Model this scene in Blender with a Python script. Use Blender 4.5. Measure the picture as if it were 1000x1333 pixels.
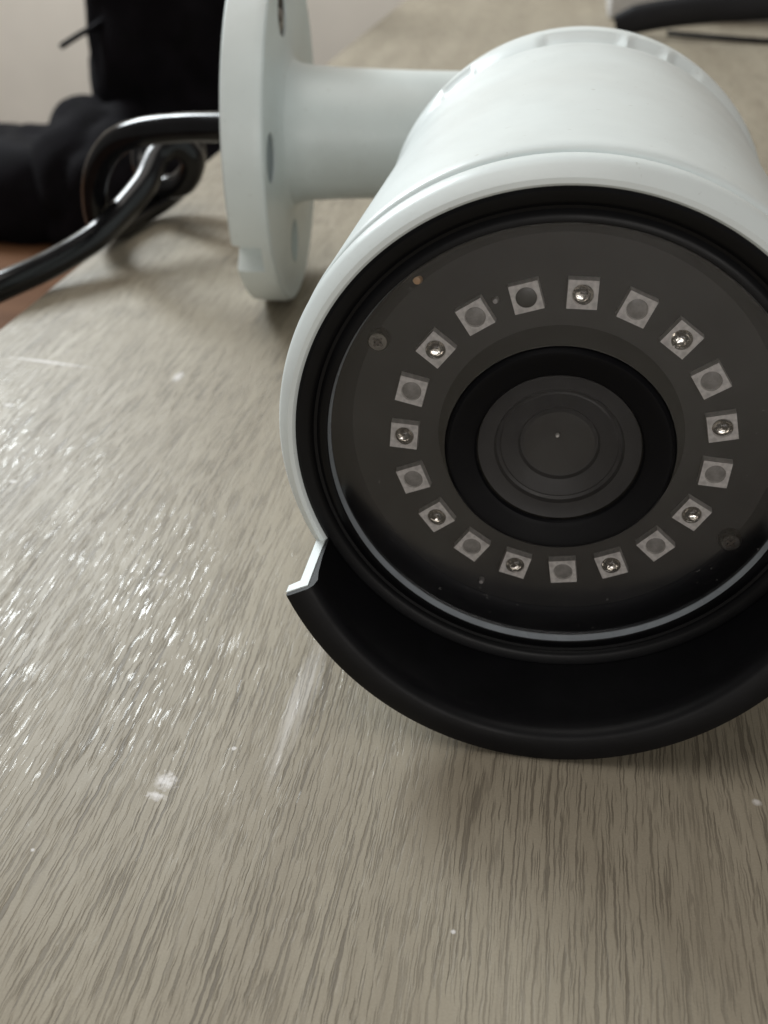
import bpy, bmesh, math, random
from mathutils import Vector, Matrix, noise

random.seed(7)
SC = bpy.context.scene
COL = SC.collection
MM = 0.001
for o in list(bpy.data.objects):
    bpy.data.objects.remove(o, do_unlink=True)

# ------------------------------------------------------------------ camera
cd = bpy.data.cameras.new('Camera')
cam = bpy.data.objects.new('Camera', cd)
COL.objects.link(cam)
SC.camera = cam
cd.sensor_fit = 'HORIZONTAL'
cd.sensor_width = 36.0
cd.lens = 36.0 * 1.350
cd.shift_y = -0.0065
cd.clip_start = 0.005
cd.clip_end = 50
Rr = Vector((0.986435, 0.164154, 0.0))          # image right
Dn = Vector((0.087726, -0.527162, -0.845225))   # image down
Fw = Vector((-0.138747, 0.833759, -0.534411))   # forward
m3 = Matrix((Rr, -Dn, -Fw)).transposed()
cam.matrix_world = Matrix.Translation(Vector((-2.952, -118.87, 100.936)) * MM) @ m3.to_4x4()
cd.dof.use_dof = True
cd.dof.focus_distance = 0.128
cd.dof.aperture_fstop = 44.0

# ------------------------------------------------------------------ light
W = bpy.data.worlds.new('World')
SC.world = W
W.use_nodes = True
bg = W.node_tree.nodes['Background']
bg.inputs[0].default_value = (1.0, 0.965, 0.92, 1)
bg.inputs[1].default_value = 0.14


def area(name, loc, target, sx, sy, power, col):
    L = bpy.data.lights.new(name, 'AREA')
    L.shape = 'RECTANGLE'
    L.size = sx
    L.size_y = sy
    L.energy = power
    L.color = col
    o = bpy.data.objects.new(name, L)
    COL.objects.link(o)
    o.location = loc
    d = Vector(target) - Vector(loc)
    o.rotation_euler = d.to_track_quat('-Z', 'Y').to_euler()
    return o


area('window_light', (-0.94, 0.92, 0.79), (-0.02, 0.03, 0.0), 0.42, 0.5, 19, (0.91, 0.975, 1.0))
area('overhead_fill', (-0.45, 0.15, 1.6), (-0.3, 0.6, 0), 1.3, 1.3, 10, (1.0, 0.96, 0.9))  # added overhead fill, lifts the wall and the body top
area('front_fill', (0.3, -1.7, 0.36), (0, 0, 0.04), 1.4, 0.5, 8.0, (1.0, 0.96, 0.92))  # added fill from the viewer's side, brightens the LEDs and the face

SC.render.engine = 'CYCLES'
SC.view_settings.view_transform = 'Standard'
SC.view_settings.look = 'None'
SC.view_settings.gamma = 1.0
SC.view_settings.exposure = 0.10
SC.view_settings.use_curve_mapping = False
SC.cycles.max_bounces = 10
SC.cycles.transparent_max_bounces = 12


# ------------------------------------------------------------------ helpers
def node_mat(name):
    m = bpy.data.materials.new(name)
    m.use_nodes = True
    nt = m.node_tree
    b = nt.nodes['Principled BSDF']
    return m, nt, b


class NB:
    """short node builder"""
    def __init__(self, nt):
        self.nt = nt

    def n(self, typ, **kw):
        nd = self.nt.nodes.new(typ)
        for k, v in kw.items():
            setattr(nd, k, v)
        return nd

    def l(self, a, b):
        self.nt.links.new(a, b)

    def noise(self, vec, scale, detail=2.0, rough=0.5, dist=0.0):
        nd = self.n('ShaderNodeTexNoise')
        nd.inputs['Scale'].default_value = scale
        nd.inputs['Detail'].default_value = detail
        nd.inputs['Roughness'].default_value = rough
        nd.inputs['Distortion'].default_value = dist
        self.l(vec, nd.inputs['Vector'])
        return nd.outputs['Fac']

    def ramp(self, fac, stops):
        nd = self.n('ShaderNodeValToRGB')
        cr = nd.color_ramp
        while len(cr.elements) > 1:
            cr.elements.remove(cr.elements[-1])
        cr.elements[0].position = stops[0][0]
        cr.elements[0].color = stops[0][1]
        for p, c in stops[1:]:
            e = cr.elements.new(p)
            e.color = c
        self.l(fac, nd.inputs[0])
        return nd.outputs[0]

    def math(self, op, a, b=None, c=None):
        nd = self.n('ShaderNodeMath', operation=op)
        for i, v in enumerate((a, b, c)):
            if v is None:
                continue
            if isinstance(v, (int, float)):
                nd.inputs[i].default_value = v
            else:
                self.l(v, nd.inputs[i])
        return nd.outputs[0]

    def mix(self, fac, a, b, mode='MIX'):
        nd = self.n('ShaderNodeMix', data_type='RGBA', blend_type=mode)
        for s, v in (('Factor', fac), ('A', a), ('B', b)):
            sock = [i for i in nd.inputs if i.name == s and (i.type == 'RGBA' or s == 'Factor')][0]
            if isinstance(v, (int, float)):
                sock.default_value = v
            elif isinstance(v, tuple):
                sock.default_value = v
            else:
                self.l(v, sock)
        return [o for o in nd.outputs if o.type == 'RGBA'][0]

    def mapping(self, vec, scale=(1, 1, 1), loc=(0, 0, 0), rot=(0, 0, 0)):
        nd = self.n('ShaderNodeMapping')
        nd.inputs['Scale'].default_value = scale
        nd.inputs['Location'].default_value = loc
        nd.inputs['Rotation'].default_value = rot
        self.l(vec, nd.inputs['Vector'])
        return nd.outputs[0]

    def bump(self, h, strength, dist, normal=None):
        nd = self.n('ShaderNodeBump')
        nd.inputs['Strength'].default_value = strength
        nd.inputs['Distance'].default_value = dist
        self.l(h, nd.inputs['Height'])
        if normal is not None:
            self.l(normal, nd.inputs['Normal'])
        return nd.outputs[0]


def G(v):
    return (v, v, v, 1)


def paint(name, col, rough=0.4, spec=0.5, nscale=250, amt=0.06, bumpd=0.00003, metallic=0.0, bscale=1800, grime=False):
    m, nt, b = node_mat(name)
    N = NB(nt)
    tc = N.n('ShaderNodeTexCoord').outputs['Object']
    f = N.noise(tc, nscale, 3)
    c0 = tuple(x * (1 - amt) for x in col) + (1,)
    c1 = tuple(min(1, x * (1 + amt)) for x in col) + (1,)
    cc = N.ramp(f, [(0.3, c0), (0.7, c1)])
    if grime:
        sp = N.ramp(N.noise(tc, 850, 2.5, 0.55), [(0.70, G(0)), (0.74, G(0.30))])
        sm = N.ramp(N.noise(N.mapping(tc, (1, 0.5, 1), (3, 1, 2)), 70, 4, 0.6), [(0.50, G(0)), (0.80, G(0.10))])
        cc = N.mix(N.math('MAXIMUM', sp, sm), cc, (0.30, 0.28, 0.24, 1))
    N.l(cc, b.inputs['Base Color'])
    r = N.ramp(N.noise(tc, nscale * .4, 3), [(0.3, G(max(0, rough - .06))), (0.7, G(rough + .06))])
    N.l(r, b.inputs['Roughness'])
    b.inputs['Specular IOR Level'].default_value = spec
    b.inputs['Metallic'].default_value = metallic
    if bumpd:
        N.l(N.bump(N.noise(tc, bscale, 2), 0.5, bumpd), b.inputs['Normal'])
    return m


# --------- table wood laminate
def wood():
    m, nt, b = node_mat('grey_oak_laminate')
    N = NB(nt)
    tc = N.n('ShaderNodeTexCoord').outputs['Object']
    # wander of the grain
    wob = N.noise(N.mapping(tc, (30, 9, 1)), 1.0, 2)
    sep = N.n('ShaderNodeSeparateXYZ')
    N.l(tc, sep.inputs[0])
    xx = N.math('ADD', sep.outputs[0], N.math('MULTIPLY', N.math('SUBTRACT', wob, 0.5), 0.007))
    cmb = N.n('ShaderNodeCombineXYZ')
    N.l(xx, cmb.inputs[0])
    N.l(sep.outputs[1], cmb.inputs[1])
    v = cmb.outputs[0]
    jag = N.noise(N.mapping(tc, (900, 420, 1)), 1.0, 2)
    N.l(N.math('ADD', xx, N.math('MULTIPLY', N.math('SUBTRACT', jag, 0.5), 0.00048)), cmb.inputs[0])
    # tonal bands
    broad = N.noise(N.mapping(v, (55, 4, 1)), 1.0, 3, 0.55)
    fine = N.noise(N.mapping(v, (520, 46, 1)), 1.0, 4, 0.6)
    def lines(sx, sy, off, w):
        nz = N.noise(N.mapping(v, (sx, sy, 1), off), 1.0, 1.5, 0.5)
        return N.ramp(N.math('ABSOLUTE', N.math('SUBTRACT', nz, 0.5)), [(0.0, G(1)), (w, G(0.8)), (w * 1.7, G(0))])
    lb = lines(1250, 46, (3, 5, 0), 0.016)
    p1 = N.noise(N.mapping(v, (2000, 46, 1)), 1.0, 2.0, 0.5)
    p2 = N.noise(N.mapping(v, (3300, 95, 1), (5, 1, 0)), 1.0, 2.0, 0.5)
    brk2 = N.ramp(N.noise(N.mapping(v, (1300, 120, 1), (2, 8, 0)), 1.0, 2), [(0.42, G(0)), (0.54, G(1))])
    gate = N.ramp(N.noise(N.mapping(v, (120, 22, 1), (9, 2, 0)), 1.0, 2), [(0.36, G(0.45)), (0.60, G(1))])
    base = N.ramp(broad, [(0.3, (0.275, 0.235, 0.1748, 1)), (0.5, (0.330, 0.288, 0.2185, 1)), (0.72, (0.380, 0.335, 0.2587, 1))])
    c = N.mix(0.20, base, N.ramp(fine, [(0.32, (0.226, 0.188, 0.1380, 1)), (0.55, (0.350, 0.306, 0.2346, 1)), (0.75, (0.402, 0.357, 0.2806, 1))]))
    pm = N.math('MULTIPLY', N.ramp(p1, [(0.365, G(1)), (0.41, G(0))]), gate)
    pm = N.math('MAXIMUM', pm, N.math('MULTIPLY', N.ramp(p2, [(0.36, G(0.9)), (0.42, G(0))]), gate))
    pm2 = N.math('MULTIPLY', N.math('MULTIPLY', lb, brk2), 0.55)
    pm = N.math('MAXIMUM', pm, pm2)
    c = N.mix(N.math('MULTIPLY', pm, 0.60), c, (0.085, 0.068, 0.050, 1))
    spk = N.noise(tc, 3800, 2, 0.7)
    c = N.mix(1.0, c, N.ramp(spk, [(0.3, G(0.86)), (0.7, G(1.0))]), 'MULTIPLY')
    # scuffs and flecks of dried white paint at fixed places
    wn = N.n('ShaderNodeTexNoise')
    wn.inputs['Scale'].default_value = 1400
    wn.inputs['Detail'].default_value = 3
    N.l(tc, wn.inputs['Vector'])

    def spot(cx, cy, rx, ry, soft, jit=0.6, rot=0.0):
        p = N.mapping(tc, (1, 1, 0), (-cx * MM, -cy * MM, 0))
        if rot:
            p = N.mapping(p, (1, 1, 1), (0, 0, 0), (0, 0, rot))
        p = N.mapping(p, (1 / (rx * MM), 1 / (ry * MM), 0))
        ln = N.n('ShaderNodeVectorMath', operation='LENGTH')
        N.l(p, ln.inputs[0])
        d = N.math('ADD', ln.outputs['Value'], N.math('MULTIPLY', N.math('SUBTRACT', wn.outputs['Fac'], 0.5), jit * 2))
        return N.ramp(d, [(max(0, 1 - soft), G(1)), (1.0, G(0))])
    marks = None
    for a in [(-46.0, -31.0, 1.7, 1.7, .8, .8), (-46.3, -33.6, 1.5, .8, .8, .9), (-7.2, -46.8, .35, .35, .5, .5),
              (28.4, -22.2, .7, .6, .7, .6), (-84.5, 85.7, 1.3, 3.2, .8, .6), (-117, 88.3, 13, .8, .9, .5, .12),
              (-62.0, 12, .7, .6, .6, .6), (-100.0, 36, .8, .7, .6, .6), (-39, -24, .4, .4, .5, .5),
              (-20, 8, .5, .4, .6, .6), (-58, -44, .35, .3, .6, .6), (-116, 66, 1.2, .8, .6, .6)]:
        s = N.math('MULTIPLY', spot(*a), 0.75)
        marks = s if marks is None else N.math('MAXIMUM', marks, s)
    # the long pale streak beside the hood: its white tip's reflection painted in
    st = N.math('MULTIPLY', spot(-32.4, -14, 2.1, 17, .99, .12, 0.03), N.ramp(N.noise(N.mapping(v, (1100, 30, 1), (6, 6, 0)), 1.0, 2), [(0.32, G(0.15)), (0.62, G(1))]))
    st = N.math('MULTIPLY', st, 0.8)
    marks = N.math('MAXIMUM', marks, st)
    c = N.mix(marks, c, (0.78, 0.75, 0.74, 1))
    N.l(c, b.inputs['Base Color'])
    # gloss: short patches of lacquer left standing between the pores glint, the rest is satin
    gl = N.noise(N.mapping(v, (1900, 175, 1), (1, 7, 0)), 1.0, 2.0, 0.55)
    patch = N.ramp(N.noise(N.mapping(v, (60, 40, 1), (2, 3, 0)), 1.0, 3), [(0.42, G(0)), (0.62, G(1))])
    mask = N.math('MULTIPLY', N.ramp(gl, [(0.595, G(0)), (0.625, G(1))]), patch)
    gl2 = N.noise(N.mapping(v, (1600, 170, 1), (4, 1, 0)), 1.0, 2, 0.6)
    N.l(N.ramp(fine, [(0.3, G(0.52)), (0.7, G(0.44))]), b.inputs['Roughness'])
    b.inputs['Specular IOR Level'].default_value = 0.26
    h = N.math('SUBTRACT', N.math('MULTIPLY', gl2, 0.2), N.math('MULTIPLY', pm, 0.6))
    N.l(N.bump(h, 1.0, 0.00010), b.inputs['Normal'])
    N.l(N.math('MULTIPLY', mask, 0.7), b.inputs['Coat Weight'])
    b.inputs['Coat Roughness'].default_value = 0.14
    N.l(N.bump(N.math('ADD', gl, gl2), 1.0, 0.00008), b.inputs['Coat Normal'])
    return m


M = {}
M['wood'] = wood()
M['white'] = paint('white_enamel', (0.77, 0.83, 0.83), 0.36, 0.5, 120, 0.025, 0.00004, bscale=1200, grime=True)
M['white_plain'] = paint('white_moulding', (0.73, 0.79, 0.78), 0.42, 0.5, 90, 0.03, 0.00004, bscale=1000, grime=True)
M['black'] = paint('black_plastic', (0.0025, 0.0025, 0.0032), 0.4, 0.2, 300, 0.2, 0.00002)
M['black_lip'] = paint('black_rubber_lip', (0.0032, 0.0032, 0.0042), 0.5, 0.22, 300, 0.2, 0.00003)
M['board'] = paint('dark_circuit_board', (0.030, 0.029, 0.029), 0.7, 0.2, 200, 0.12, 0)
M['barrel'] = paint('lens_barrel_black', (0.002, 0.002, 0.003), 0.5, 0.15, 300, 0.15, 0)
M['iris'] = paint('lens_inner_grey', (0.031, 0.030, 0.033), 0.4, 0.3, 300, 0.12, 0)
M['led'] = paint('led_package_ivory', (0.72, 0.685, 0.65), 0.45, 0.5, 1300, 0.22, 0.00010)
M['led_matt'] = paint('led_milky_lens', (0.27, 0.255, 0.24), 0.3, 0.5, 1200, 0.25, 0.00004)
M['led_cup'] = paint('led_reflector_cup', (0.88, 0.81, 0.74), 0.14, 0.5, 900, 0.2, 0.00035, metallic=0.9, bscale=900)
M['chip'] = paint('led_chip_dark', (0.07, 0.055, 0.045), 0.3, 0.5, 1200, 0.2, 0)
M['sensor'] = paint('light_sensor_dark', (0.03, 0.028, 0.026), 0.35, 0.5, 500, 0.1, 0)
M['steel'] = paint('dark_screw_steel', (0.22, 0.21, 0.20), 0.28, 0.5, 900, 0.25, 0.00004, metallic=1.0)
M['copper'] = paint('copper_dot', (0.55, 0.33, 0.17), 0.4, 0.5, 900, 0.1, 0)
M['solder'] = paint('solder_dot', (0.35, 0.33, 0.32), 0.4, 0.5, 900, 0.1, 0)
M['cable'] = paint('black_cable_jacket', (0.005, 0.005, 0.0055), 0.16, 0.35, 200, 0.2, 0.00002, bscale=600)
M['cloth'] = paint('black_cloth', (0.0042, 0.0036, 0.0050), 0.9, 0.12, 60, 0.4, 0.0006, bscale=900)
M['wall'] = paint('beige_wall_paint', (0.80, 0.735, 0.65), 0.8, 0.2, 12, 0.04, 0.0003, bscale=300)
M['strap'] = paint('black_strap', (0.006, 0.006, 0.008), 0.6, 0.3, 60, 0.3, 0.0002, bscale=500)
M['box'] = paint('light_grey_box', (0.55, 0.54, 0.53), 0.5, 0.4, 20, 0.05, 0)
M['hole'] = paint('recess_grey', (0.30, 0.34, 0.35), 0.5, 0.4, 90, 0.05, 0)
M['dark_hole'] = paint('open_hole_brown', (0.10, 0.085, 0.07), 0.6, 0.3, 90, 0.3, 0)


def brown_wood():
    m, nt, b = node_mat('brown_wood')
    N = NB(nt)
    tc = N.n('ShaderNodeTexCoord').outputs['Object']
    f = N.noise(N.mapping(tc, (6, 45, 6)), 1.0, 4, 0.6)
    N.l(N.ramp(f, [(0.3, (0.085, 0.038, 0.018, 1)), (0.7, (0.14, 0.068, 0.034, 1))]), b.inputs['Base Color'])
    b.inputs['Roughness'].default_value = 0.6
    b.inputs['Specular IOR Level'].default_value = 0.12
    return m


M['brown'] = brown_wood()


def glass_mat(name, tint, ior=1.45, rough=0.02, dust=False):
    m = bpy.data.materials.new(name)
    m.use_nodes = True
    nt = m.node_tree
    nt.nodes.clear()
    N = NB(nt)
    out = N.n('ShaderNodeOutputMaterial')
    tr = N.n('ShaderNodeBsdfTransparent')
    tr.inputs[0].default_value = tint
    gl = N.n('ShaderNodeBsdfGlossy')
    gl.inputs['Roughness'].default_value = rough
    fr = N.n('ShaderNodeFresnel')
    fr.inputs['IOR'].default_value = ior
    mx = N.n('ShaderNodeMixShader')
    N.l(fr.outputs[0], mx.inputs[0])
    N.l(tr.outputs[0], mx.inputs[1])
    N.l(gl.outputs[0], mx.inputs[2])
    last = mx.outputs[0]
    if dust:        # specks of dust and a faint smear on the cover
        tc = N.n('ShaderNodeTexCoord').outputs['Object']
        sp = N.ramp(N.noise(tc, 1500, 2, 0.5), [(0.715, G(0)), (0.74, G(0.09))])
        sm = N.ramp(N.noise(N.mapping(tc, (60, 1, 140), (0, 0, 0), (0, 0.5, 0)), 1.0, 3), [(0.5, G(0)), (0.75, G(0.012))])
        df = N.n('ShaderNodeBsdfDiffuse')
        df.inputs[0].default_value = (0.6, 0.58, 0.56, 1)
        m2 = N.n('ShaderNodeMixShader')
        N.l(N.math('MAXIMUM', sp, sm), m2.inputs[0])
        N.l(last, m2.inputs[1])
        N.l(df.outputs[0], m2.inputs[2])
        last = m2.outputs[0]
    N.l(last, out.inputs['Surface'])
    return m


M['glass'] = glass_mat('smoked_cover_glass', (0.93, 0.93, 0.94, 1), 1.8, 0.14, True)
M['gedge'] = paint('ground_glass_edge', (0.30, 0.33, 0.36), 0.3, 0.8, 300, 0.1, 0)
M['inner'] = paint('recess_black', (0.009, 0.009, 0.011), 0.6, 0.2, 200, 0.15, 0)
M['lens'] = glass_mat('lens_element_glass', (0.92, 0.92, 0.92, 1), 1.42)


def link(name, me, mat, parent=None, loc=None, smooth=35):
    if not isinstance(me, bpy.types.Mesh):
        bm = me
        me = bpy.data.meshes.new(name)
        bm.normal_update()
        bm.to_mesh(me)
        bm.free()
    mats = mat if isinstance(mat, (list, tuple)) else [mat]
    me.materials.clear()
    for k in mats:
        me.materials.append(M[k])
    if smooth:
        me.shade_smooth()
        me.set_sharp_from_angle(angle=math.radians(smooth))
    o = bpy.data.objects.new(name, me)
    COL.objects.link(o)
    if parent is not None:
        o.parent = parent
    if loc is not None:
        o.location = loc
    return o


def thing(name, label, cat, loc=(0, 0, 0)):
    o = bpy.data.objects.new(name, None)
    o.empty_display_size = 0.01
    COL.objects.link(o)
    o.location = loc
    o['label'] = label
    o['category'] = cat
    return o


def frame(axis):
    a = Vector(axis).normalized()
    h = Vector((0, 0, 1)) if abs(a.z) < 0.9 else Vector((1, 0, 0))
    e1 = h.cross(a).normalized()
    return e1, a.cross(e1), a


def lathe(profile, origin, axis=(0, 1, 0), segs=128, a0=0.0, a1=360.0, mod=None, closed_profile=False, caps=False):
    """profile: list of (r, t) in mm; swept round the axis. angle 0 = +e1, 90 = +e2"""
    bm = bmesh.new()
    if tuple(axis) == (0, 1, 0):
        e1, e2, a = Vector((1, 0, 0)), Vector((0, 0, -1)), Vector((0, 1, 0))   # 90 deg = straight down
    else:
        e1, e2, a = frame(axis)
    O = Vector(origin)
    full = abs(a1 - a0 - 360) < 1e-6
    n = segs if full else segs + 1
    rings = []
    for k in range(n):
        th = math.radians(a0 + (a1 - a0) * k / segs)
        ring = []
        for i, (r, t) in enumerate(profile):
            if mod:
                r, t = mod(r, t, th, i)
            ring.append(bm.verts.new((O + a * t + (e1 * math.cos(th) + e2 * math.sin(th)) * r) * MM))
        rings.append(ring)
    P = len(profile)
    for k in range(segs):
        A, B = rings[k], rings[(k + 1) % n]
        for i in range(P if closed_profile else P - 1):
            j = (i + 1) % P
            bm.faces.new((A[i], A[j], B[j], B[i]))
    if caps and not full:
        bm.faces.new(rings[0])
        bm.faces.new(list(reversed(rings[-1])))
    bmesh.ops.remove_doubles(bm, verts=bm.verts, dist=1e-7)
    bmesh.ops.recalc_face_normals(bm, faces=bm.faces)
    return bm


def box(cx, cy, cz, sx, sy, sz, bev=0.0, rotz=0.0):
    bm = bmesh.new()
    bmesh.ops.create_cube(bm, size=1.0)
    for v in bm.verts:
        v.co = Vector((v.co.x * sx, v.co.y * sy, v.co.z * sz))
    if bev:
        bmesh.ops.bevel(bm, geom=list(bm.edges), offset=bev, segments=3, profile=0.5, affect='EDGES')
    R = Matrix.Rotation(rotz, 3, 'Z')
    for v in bm.verts:
        v.co = (R @ v.co + Vector((cx, cy, cz))) * MM
    return bm


def catmull(pts, n=14):
    P = [Vector(p) for p in pts]
    P = [P[0] * 2 - P[1]] + P + [P[-1] * 2 - P[-2]]
    out = []
    for i in range(1, len(P) - 2):
        p0, p1, p2, p3 = P[i - 1:i + 3]
        for k in range(n):
            t = k / n
            out.append(0.5 * ((2 * p1) + (p2 - p0) * t + (2 * p0 - 5 * p1 + 4 * p2 - p3) * t * t + (3 * p1 - p0 - 3 * p2 + p3) * t ** 3))
    out.append(P[-2])
    return out


def tube(pts, rad, segs=18, flat=1.0, up=None, n=14):
    c = catmull(pts, n)
    bm = bmesh.new()
    rings = []
    prev = None
    for i, p in enumerate(c):
        t = (c[min(i + 1, len(c) - 1)] - c[max(i - 1, 0)]).normalized()
        if up is not None:
            e1 = Vector(up).cross(t).normalized()
        elif prev is None:
            e1 = frame(t)[0]
        else:
            e1 = (prev - t * prev.dot(t)).normalized()
        prev = e1
        e2 = t.cross(e1)
        r = rad(i / (len(c) - 1)) if callable(rad) else rad
        rings.append([bm.verts.new((p + (e1 * math.cos(a) + e2 * flat * math.sin(a)) * r) * MM)
                      for a in [2 * math.pi * k / segs for k in range(segs)]])
    for A, B in zip(rings, rings[1:]):
        for k in range(segs):
            bm.faces.new((A[k], A[(k + 1) % segs], B[(k + 1) % segs], B[k]))
    bm.faces.new(list(reversed(rings[0])))
    bm.faces.new(rings[-1])
    bmesh.ops.recalc_face_normals(bm, faces=bm.faces)
    return bm


def cut(obj, cutters):
    """boolean-difference cutters (bmeshes) out of obj, keep the result as its mesh"""
    for bm in cutters:
        me = bpy.data.meshes.new('cutter')
        bm.to_mesh(me)
        bm.free()
        c = bpy.data.objects.new('cutter', me)
        COL.objects.link(c)
        md = obj.modifiers.new('cut', 'BOOLEAN')
        md.operation = 'DIFFERENCE'
        md.solver = 'EXACT'
        md.object = c
        bpy.context.view_layer.update()
        dg = bpy.context.evaluated_depsgraph_get()
        new = bpy.data.meshes.new_from_object(obj.evaluated_get(dg))
        obj.modifiers.clear()
        obj.data = new
        bpy.data.objects.remove(c, do_unlink=True)
    obj.data.shade_smooth()
    obj.data.set_sharp_from_angle(angle=math.radians(30))


# ------------------------------------------------------------------ the setting
wall = link('wall', box(-300, 1350, 300, 5200, 60, 2400), 'wall')
wall['kind'] = 'structure'
floor = link('floor', box(-300, 0, -780, 5200, 2600, 30), 'brown')
floor['kind'] = 'structure'

table = thing('table', 'greyish beige wood-grain table under the white camera', 'table', (0, 0, 0))
EDGE = -137.5
tw, tl0, tl1 = 900, -420, 1180
link('tabletop', box(EDGE + tw / 2, (tl0 + tl1) / 2, -12.5, tw, tl1 - tl0, 25, 0.6), 'wood', table)
for lx, ly in ((EDGE + 60, tl0 + 60), (EDGE + 60, tl1 - 60), (EDGE + tw - 60, tl0 + 60), (EDGE + tw - 60, tl1 - 60)):
    link('leg', box(lx, ly, -395, 50, 50, 740, 2), 'wood', table)

# ------------------------------------------------------------------ the security camera
AX = (0, 0, 37.08)      # a point on the body axis (LED plane), axis along +Y
cam_root = thing('security_camera', 'white bullet security camera with black hooded face and ring of LEDs lying on the table', 'camera')
cr = cam_root

link('body', lathe([(34.4, 1.5), (35.5, 1.55), (36.1, 1.85), (36.4, 2.4), (36.35, 5), (36.0, 40), (35.6, 77.2), (35.8, 77.8), (35.9, 79.0), (35.6, 79.8), (34.0, 80.0)], AX, segs=192), 'white', cr)

link('front_ring', lathe([(33.0, -3.0), (33.6, -4.5), (33.9, -4.8), (34.5, -4.75), (35.7, -3.6), (36.1, -2.8), (36.25, -2.0), (36.15, -0.6), (35.8, -0.2), (34.8, 0.0), (34.7, 1.9)], AX, segs=192), 'white', cr)

# back cap with shallow grip notches round its edge
notches = [(-130, 5), (-92, 10), (-73, 3.5), (-61, 3)]


def capmod(r, t, th, i):
    if 2 <= i <= 4:
        d = math.degrees(th)
        k = 0.0
        for c, w in notches:
            x = abs((d - c + 180) % 360 - 180)
            k = max(k, 1 - min(1, max(0, (x - w) / 2.5)))
        r -= 0.8 * k
        t += 0.35 * k
    return r, t


link('back_cap', lathe([(33.6, 79.5), (34.2, 80.6), (34.8, 81.3), (35.9, 83.6), (36.35, 84.8), (36.6, 86.2), (36.7, 88.0), (36.5, 92), (35.8, 97), (34.2, 102), (30.2, 105.6), (24, 107.4), (13, 108), (0, 108)], (0, 0, 37.4), segs=360, mod=capmod), 'white', cr)
link('neck', lathe([(0, 106), (14.5, 107.5), (13.6, 111), (13.4, 140), (0, 141)], (0, 0, 38.5), segs=64), 'white_plain', cr)
# swivel joint behind the body (out of sight from the front)
bm = bmesh.new()
bmesh.ops.create_uvsphere(bm, u_segments=40, v_segments=24, radius=18 * MM)
bmesh.ops.translate(bm, verts=bm.verts, vec=Vector((0, 149, 41)) * MM)
link('swivel_joint', bm, 'white_plain', cr)

# mounting base and arm
YAW = 0.08358
nvec = Vector((math.cos(YAW), math.sin(YAW), 0))
evec = Vector((-math.sin(YAW), math.cos(YAW), 0))
BC = Vector((-69.6, 143.27, 41.25))


def bp(e, z, t):
    return BC + evec * e + Vector((0, 0, z)) + nvec * t


def notchmod(r, t, th, i):
    x = abs((math.degrees(th) + 150 + 180) % 360 - 180)     # cable notch through the rim
    if 1 <= i <= 5 and x < 5.2:
        r = 35.5
    return r, t


base = link('base_plate', lathe([(0, -9.3), (35.5, -9.3), (40.6, -9.3), (41.1, -8.8), (41.2, -6), (41.2, -2.6), (41.2, -2.55), (41.2, -1.4), (40.9, -0.4), (40.2, 0.0), (39.4, -0.15), (38.4, -0.5), (35, -0.8), (28, -0.9), (21, -0.8), (18.6, -0.4), (17.2, 0.6), (16.3, 2.6), (15.9, 5.5), (15.7, 9), (0, 9.2)], BC, nvec, segs=240, mod=notchmod), 'white_plain', cr)


def plug(e, z, r, t0, t1):
    return lathe([(0, t0), (r, t0), (r, t1), (0, t1)], bp(e, z, 0), nvec, segs=40)


holes = [(-27.3, 0.5), (-3.0, 28.2), (27.3, 0.0), (0.0, -27.3)]
cutters = []
for i, (e, z) in enumerate(holes):
    cutters.append(plug(e, z, 5.6, -4.2, 8))
cut(base, cutters)
for i, (e, z) in enumerate(holes[:2]):
    s = link('screw_hole', lathe([(0, -1.75), (5.3, -1.75), (5.5, -1.3)] if i == 0 else [(0, -2.8), (5.3, -2.8), (5.5, -1.4)], bp(e, z, 0), nvec, segs=40), 'hole' if i == 0 else 'dark_hole', base)
sc = link('screw', lathe([(0, -1.0), (1.8, -1.1), (2.6, -1.7), (2.7, -2.8)], bp(-2.2, 26.2, 0), nvec, segs=24), 'steel', base)
link('mount_arm', lathe([(15.7, 8.6), (15.5, 12), (15.3, 18), (15.0, 30), (14.9, 68), (14, 70)], BC, nvec, segs=96), 'white_plain', cr)

# hood: white shell of L section, black lining and lip
H0, H1 = 27.0, 153.0


def hoodmod(r, t, th, i):
    if t < -8:      # the front runs a little further forward at the bottom
        t -= 3.4 * max(0.0, math.sin(th) - math.sin(math.radians(H0))) / (1 - math.sin(math.radians(H0)))
    return r, t


hood = link('hood', lathe([(33.75, -3.2), (35.3, -3.2), (35.3, -13.6), (37.0, -13.9), (37.0, -15.3), (33.75, -15.3)], AX, segs=160, a0=H0, a1=H1, mod=hoodmod, closed_profile=True, caps=True), 'white', cr, smooth=30)
link('hood_lining', lathe([(33.7, -3.4), (33.7, -15.35), (36.9, -15.35), (37.02, -15.6), (36.9, -15.9), (36.3, -16.1), (33.6, -16.0), (32.9, -15.6), (32.5, -14.6), (32.9, -12.5), (33.2, -9), (33.25, -3.4)], AX, segs=160, a0=H0 + .25, a1=H1 - .25, mod=hoodmod, closed_profile=True, caps=True), 'black_lip', hood, smooth=40)

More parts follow.
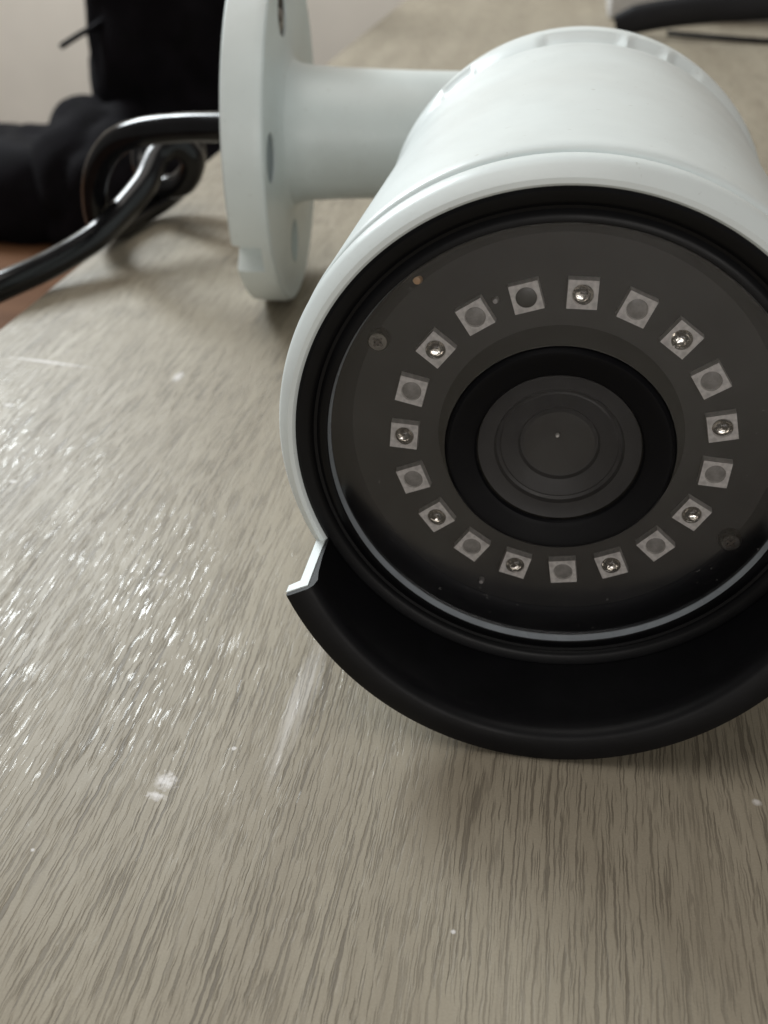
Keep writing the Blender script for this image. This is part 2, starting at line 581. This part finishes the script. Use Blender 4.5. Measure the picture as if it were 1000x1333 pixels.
# black bezel, stepped
link('bezel', lathe([(33.6, -3.0), (33.55, -4.4), (33.1, -4.65), (32.0, -4.5), (31.5, -4.2), (31.3, -3.8), (30.9, -3.7), (30.5, -4.0), (30.1, -4.2), (29.5, -4.15), (29.42, -3.95)], AX, segs=192), 'black', cr)
link('circuit_board', lathe([(0, 0.6), (27.5, 0.6), (27.6, 2.0)], AX, segs=128), 'board', cr)
link('inner_ring', lathe([(26.9, 0.9), (27.0, 0.55), (27.8, 0.2), (28.6, -1.0), (29.0, -2.4), (29.2, -2.9)], AX, segs=160), 'inner', cr)
glass = link('cover_glass', lathe([(14.4, -2.7), (14.4, -3.0), (29.2, -3.0)], AX, segs=192), 'glass', cr)
link('glass_edge', lathe([(29.2, -2.9), (29.26, -3.1), (29.34, -3.5), (29.42, -4.0)], AX, segs=192), 'gedge', glass)

# lens
barrel = link('lens_barrel', lathe([(15.6, 0.5), (15.2, -0.4), (14.3, -2.3), (14.1, -3.3), (13.8, -3.6), (13.4, -3.6), (12.6, -3.3), (11.2, -3.15), (10.6, -2.9), (10.3, -2.4), (10.2, 0.4)], AX, segs=128), 'barrel', cr)
link('lens_element', lathe([(0, -2.85), (3, -2.82), (6, -2.74), (8.5, -2.62), (10.35, -2.5)], AX, segs=96), 'lens', barrel)
link('lens_iris', lathe([(10.2, -2.2), (9.2, -1.9), (8.2, -1.8), (7.9, -1.35), (7.5, -1.2), (7.3, -1.3), (5.2, -0.75), (4.9, -0.35), (4.6, -0.3), (2.4, 0.1), (0, 0.2)], AX, segs=96), 'iris', barrel)
link('inner_element', lathe([(0, -0.85), (1.5, -0.83), (3.2, -0.76), (4.5, -0.66)], AX, segs=64), 'lens', barrel)
link('lens_glint_bead', lathe([(0, -1.25), (0.18, -1.2), (0.26, -1.0), (0.26, -0.7)], (-0.3, 0, 38.4), segs=12), 'led', barrel)  # pale bead set in the lens as a painted glint

# LEDs: 18 emitters and one light sensor on a circle of 20 mm
PH = math.radians(-16.1)


def led_frame_mesh():
    """square ivory package with a round well"""
    bm = bmesh.new()
    n = 24
    s = 1.78
    outer_b, outer_t, inner_t, inner_b = [], [], [], []
    for k in range(n):
        a = 2 * math.pi * k / n
        q = max(abs(math.cos(a)), abs(math.sin(a)))
        x, z = math.cos(a) / q * s, math.sin(a) / q * s
        outer_b.append(bm.verts.new(Vector((x * 1.03, 0.6, z * 1.03)) * MM))
        outer_t.append(bm.verts.new(Vector((x, -0.55, z)) * MM))
        inner_t.append(bm.verts.new(Vector((math.cos(a) * 1.30, -0.55, math.sin(a) * 1.30)) * MM))
        inner_b.append(bm.verts.new(Vector((math.cos(a) * 1.05, 0.1, math.sin(a) * 1.05)) * MM))
    for A, B in ((outer_b, outer_t), (outer_t, inner_t), (inner_t, inner_b)):
        for k in range(n):
            bm.faces.new((A[k], A[(k + 1) % n], B[(k + 1) % n], B[k]))
    bm.faces.new(inner_b)
    bmesh.ops.recalc_face_normals(bm, faces=bm.faces)
    me = bpy.data.meshes.new('led')
    bm.to_mesh(me)
    bm.free()
    return me


def dome_mesh(name, prof, seg=24):
    bm = lathe(prof, (0, 0, 0), segs=seg)
    me = bpy.data.meshes.new(name)
    bm.to_mesh(me)
    bm.free()
    return me


led_me = led_frame_mesh()
matt_me = dome_mesh('led_lens', [(0, -0.52), (0.8, -0.48), (1.18, -0.40), (1.25, -0.2)])
cup_me = dome_mesh('led_cup', [(0, 0.05), (0.6, -0.02), (1.0, -0.25), (1.28, -0.53)])
clear_me = dome_mesh('led_lens_clear', [(0, -0.95), (0.5, -0.88), (0.9, -0.70), (1.2, -0.4)])
sens_me = dome_mesh('light_sensor_window', [(0, -0.58), (1.1, -0.57), (1.26, -0.5)])
chip_bm = bmesh.new()
bmesh.ops.create_cube(chip_bm, size=1.0)
for v in chip_bm.verts:
    v.co = Vector((v.co.x * 0.62, v.co.y * 0.3 - 0.1, v.co.z * 0.62)) * MM
chip_me = bpy.data.meshes.new('led_chip')
chip_bm.to_mesh(chip_me)
chip_bm.free()

for k in range(19):
    a = PH + k * 2 * math.pi / 19
    pos = Vector((20 * math.sin(a), 0, 37 + 20 * math.cos(a))) * MM
    rot = a + random.uniform(-0.09, 0.09)
    if k == 0:
        o = link('light_sensor', led_me.copy(), 'led', cr, pos)
        o.rotation_euler = (0, rot, 0)
        o['label'] = 'dark round light sensor in a pale square, among the LEDs'
        link('sensor_window', sens_me, 'sensor', o)
        continue
    o = link('led', led_me, 'led', cr, pos)
    o.rotation_euler = (0, rot, 0)
    if k % 2 == 0:
        c = link('led_lens', matt_me, 'led_matt', o)
    else:
        c = link('led_cup', cup_me, 'led_cup', o)
        c.rotation_euler = (random.uniform(-.16, .16), 0, random.uniform(-.16, .16))
        d = link('led_chip', chip_me, 'chip', o)
        d.location = Vector((random.uniform(-.35, .35), 0, random.uniform(0.1, .55))) * MM
        d.rotation_euler = (0, random.uniform(0, 1.5), 0)
        link('led_lens', clear_me, 'lens', o)

# screws and small soldered dots on the board
scr_bm = lathe([(0, -0.4), (0.45, -0.4), (0.5, -0.75), (1.15, -0.75), (1.45, -0.3), (1.5, 0.6)], (0, 0, 0), segs=20)
scr_me = bpy.data.meshes.new('board_screw')
scr_bm.to_mesh(scr_me)
scr_bm.free()
for sx, sz in ((-23.4, 12.4), (23.4, -12.6)):
    s = link('board_screw', scr_me, 'steel', cr, Vector((sx, 0, 37 + sz)) * MM)
    sl = box(0, -0.78, 0, 1.5, 0.12, 0.32)
    t = link('screw_slot', sl, 'chip', s)
    t.rotation_euler = (0, 0.7, 0)
    sl = box(0, -0.80, 0, 0.32, 0.12, 1.5)
    t = link('screw_slot', sl, 'chip', s)
    t.rotation_euler = (0, 0.7, 0)
for sx, sz, r, mt in ((-18.7, 20.4, .65, 'copper'), (-9.2, 18.4, .42, 'solder'), (-8.8, -20.9 - 2.3, .4, 'solder')):
    link('solder_dot', lathe([(0, -0.35), (r * .7, -0.25), (r, 0.3), (r, .62)], (0, 0, 0), segs=14), mt, cr, Vector((sx, 0, 37 + sz)) * MM)

# cable
cab = [(-74, 143, 43.2), (-86.7, 146.0, 41.6), (-100.5, 150.0, 40.1), (-113.4, 153.0, 37.8), (-123.6, 157.0, 33.4), (-131.2, 161.0, 25.0), (-134.7, 164.0, 15.4), (-135.6, 168.0, 7.3), (-135.1, 178.0, 4.0), (-132.6, 194.0, 4.0), (-127.5, 206.0, 6.7), (-121.1, 212.0, 14.1), (-122.3, 214.0, 22.0), (-128.3, 213.5, 25.5), (-134.8, 210.0, 22.0), (-135.3, 205.0, 15.7), (-128.4, 199.0, 11.2), (-118.3, 193.0, 13.7), (-112.9, 189.0, 21.9), (-116.5, 186.0, 27.1), (-121.0, 182.0, 24.3), (-122.6, 173.0, 18.6), (-126.2, 163.0, 13.4), (-130.0, 151.0, 9.4), (-136.8, 137.0, 6.2), (-145.1, 122.0, 4.3), (-158.6, 104.0, 0.9), (-178.3, 82.0, -4.9), (-206, 58, -14)]
link('cable', tube(cab, 3.75, 24, n=12), 'cable', cr)

# ------------------------------------------------------------------ things behind the table
bench = thing('bench', 'brown wooden bench beside the table, under the black bag', 'bench')
link('seat', box(-900, 480, -175, 1440, 540, 50, 4), 'brown', bench)
for lx, ly in ((-1560, 270), (-1560, 690), (-240, 270), (-240, 690)):
    link('leg', box(lx, ly, -480, 60, 60, 558, 3), 'brown', bench)


def lumpy(cx, cy, cz, sx, sy, sz, seed, amp, power=2.6, sub=5, fs=9.0):
    bm = bmesh.new()
    bmesh.ops.create_icosphere(bm, subdivisions=sub, radius=1.0)
    for v in bm.verts:
        d = v.co.normalized()
        q = (abs(d.x) ** power + abs(d.y) ** power + abs(d.z) ** power) ** (-1 / power)
        p = Vector((d.x * q * sx, d.y * q * sy, d.z * q * sz))
        s = Vector((p.x, p.y, p.z * .6)) / 1000 * fs + Vector((seed, seed * 2.3, 0))
        k = noise.noise(s) * amp + (abs(noise.noise(s * 2.3)) - .25) * amp * .8
        p += d * k
        p.z = max(p.z, -sz * 0.96)
        v.co = (p + Vector((cx, cy, cz))) * MM
    return bm


bag = thing('bag', 'black cloth bag slumped on the brown bench at upper left', 'bag')
link('bag_body', lumpy(-288, 700, -20, 68, 62, 136, 3.1, 14, 4.5, fs=14), 'cloth', bag)
link('bag_flap', lumpy(-338, 640, -108, 60, 60, 54, 8.2, 18, 2.6, fs=13), 'cloth', bag)
link('bag_pocket', lumpy(-440, 645, -118, 86, 56, 38, 5.7, 13, 3.2, fs=13), 'cloth', bag)
link('bag_front', lumpy(-280, 640, -112, 72, 46, 40, 2.2, 18, 3.0, fs=16), 'cloth', bag)
link('strap', tube([(-322, 645, 6), (-338, 640, -4), (-350, 638, -10), (-363, 637, -17)], 4.2, 12, 0.5), 'cloth', bag)

strap = thing('carrying_strap', 'black curved strap lying on the far right of the table behind the camera', 'strap')
link('webbing', tube([(24, 622, 7), (42, 620, 12), (70, 616, 17), (110, 612, 21), (160, 608, 23), (220, 604, 24), (320, 600, 24)], lambda t: 8.6 if t > .12 else 6 + 22 * t, 16, 0.45, up=(0, 1, 0)), 'strap', strap)
link('strap_shadow_strip', tube([(58, 632, 1.6), (80, 622, 1.6), (110, 610, 1.6), (150, 602, 1.6), (230, 596, 1.6)], 1.7, 10), 'strap', strap)  # thin dark strip standing in for the strap's shadow line on the table

gb = thing('box', 'light grey box behind the black strap at top right', 'box')
link('box_body', box(116, 745, 40, 190, 90, 80, 3), 'box', gb)
link('box_lid', box(116, 745, 84, 196, 96, 8, 2), 'box', gb)
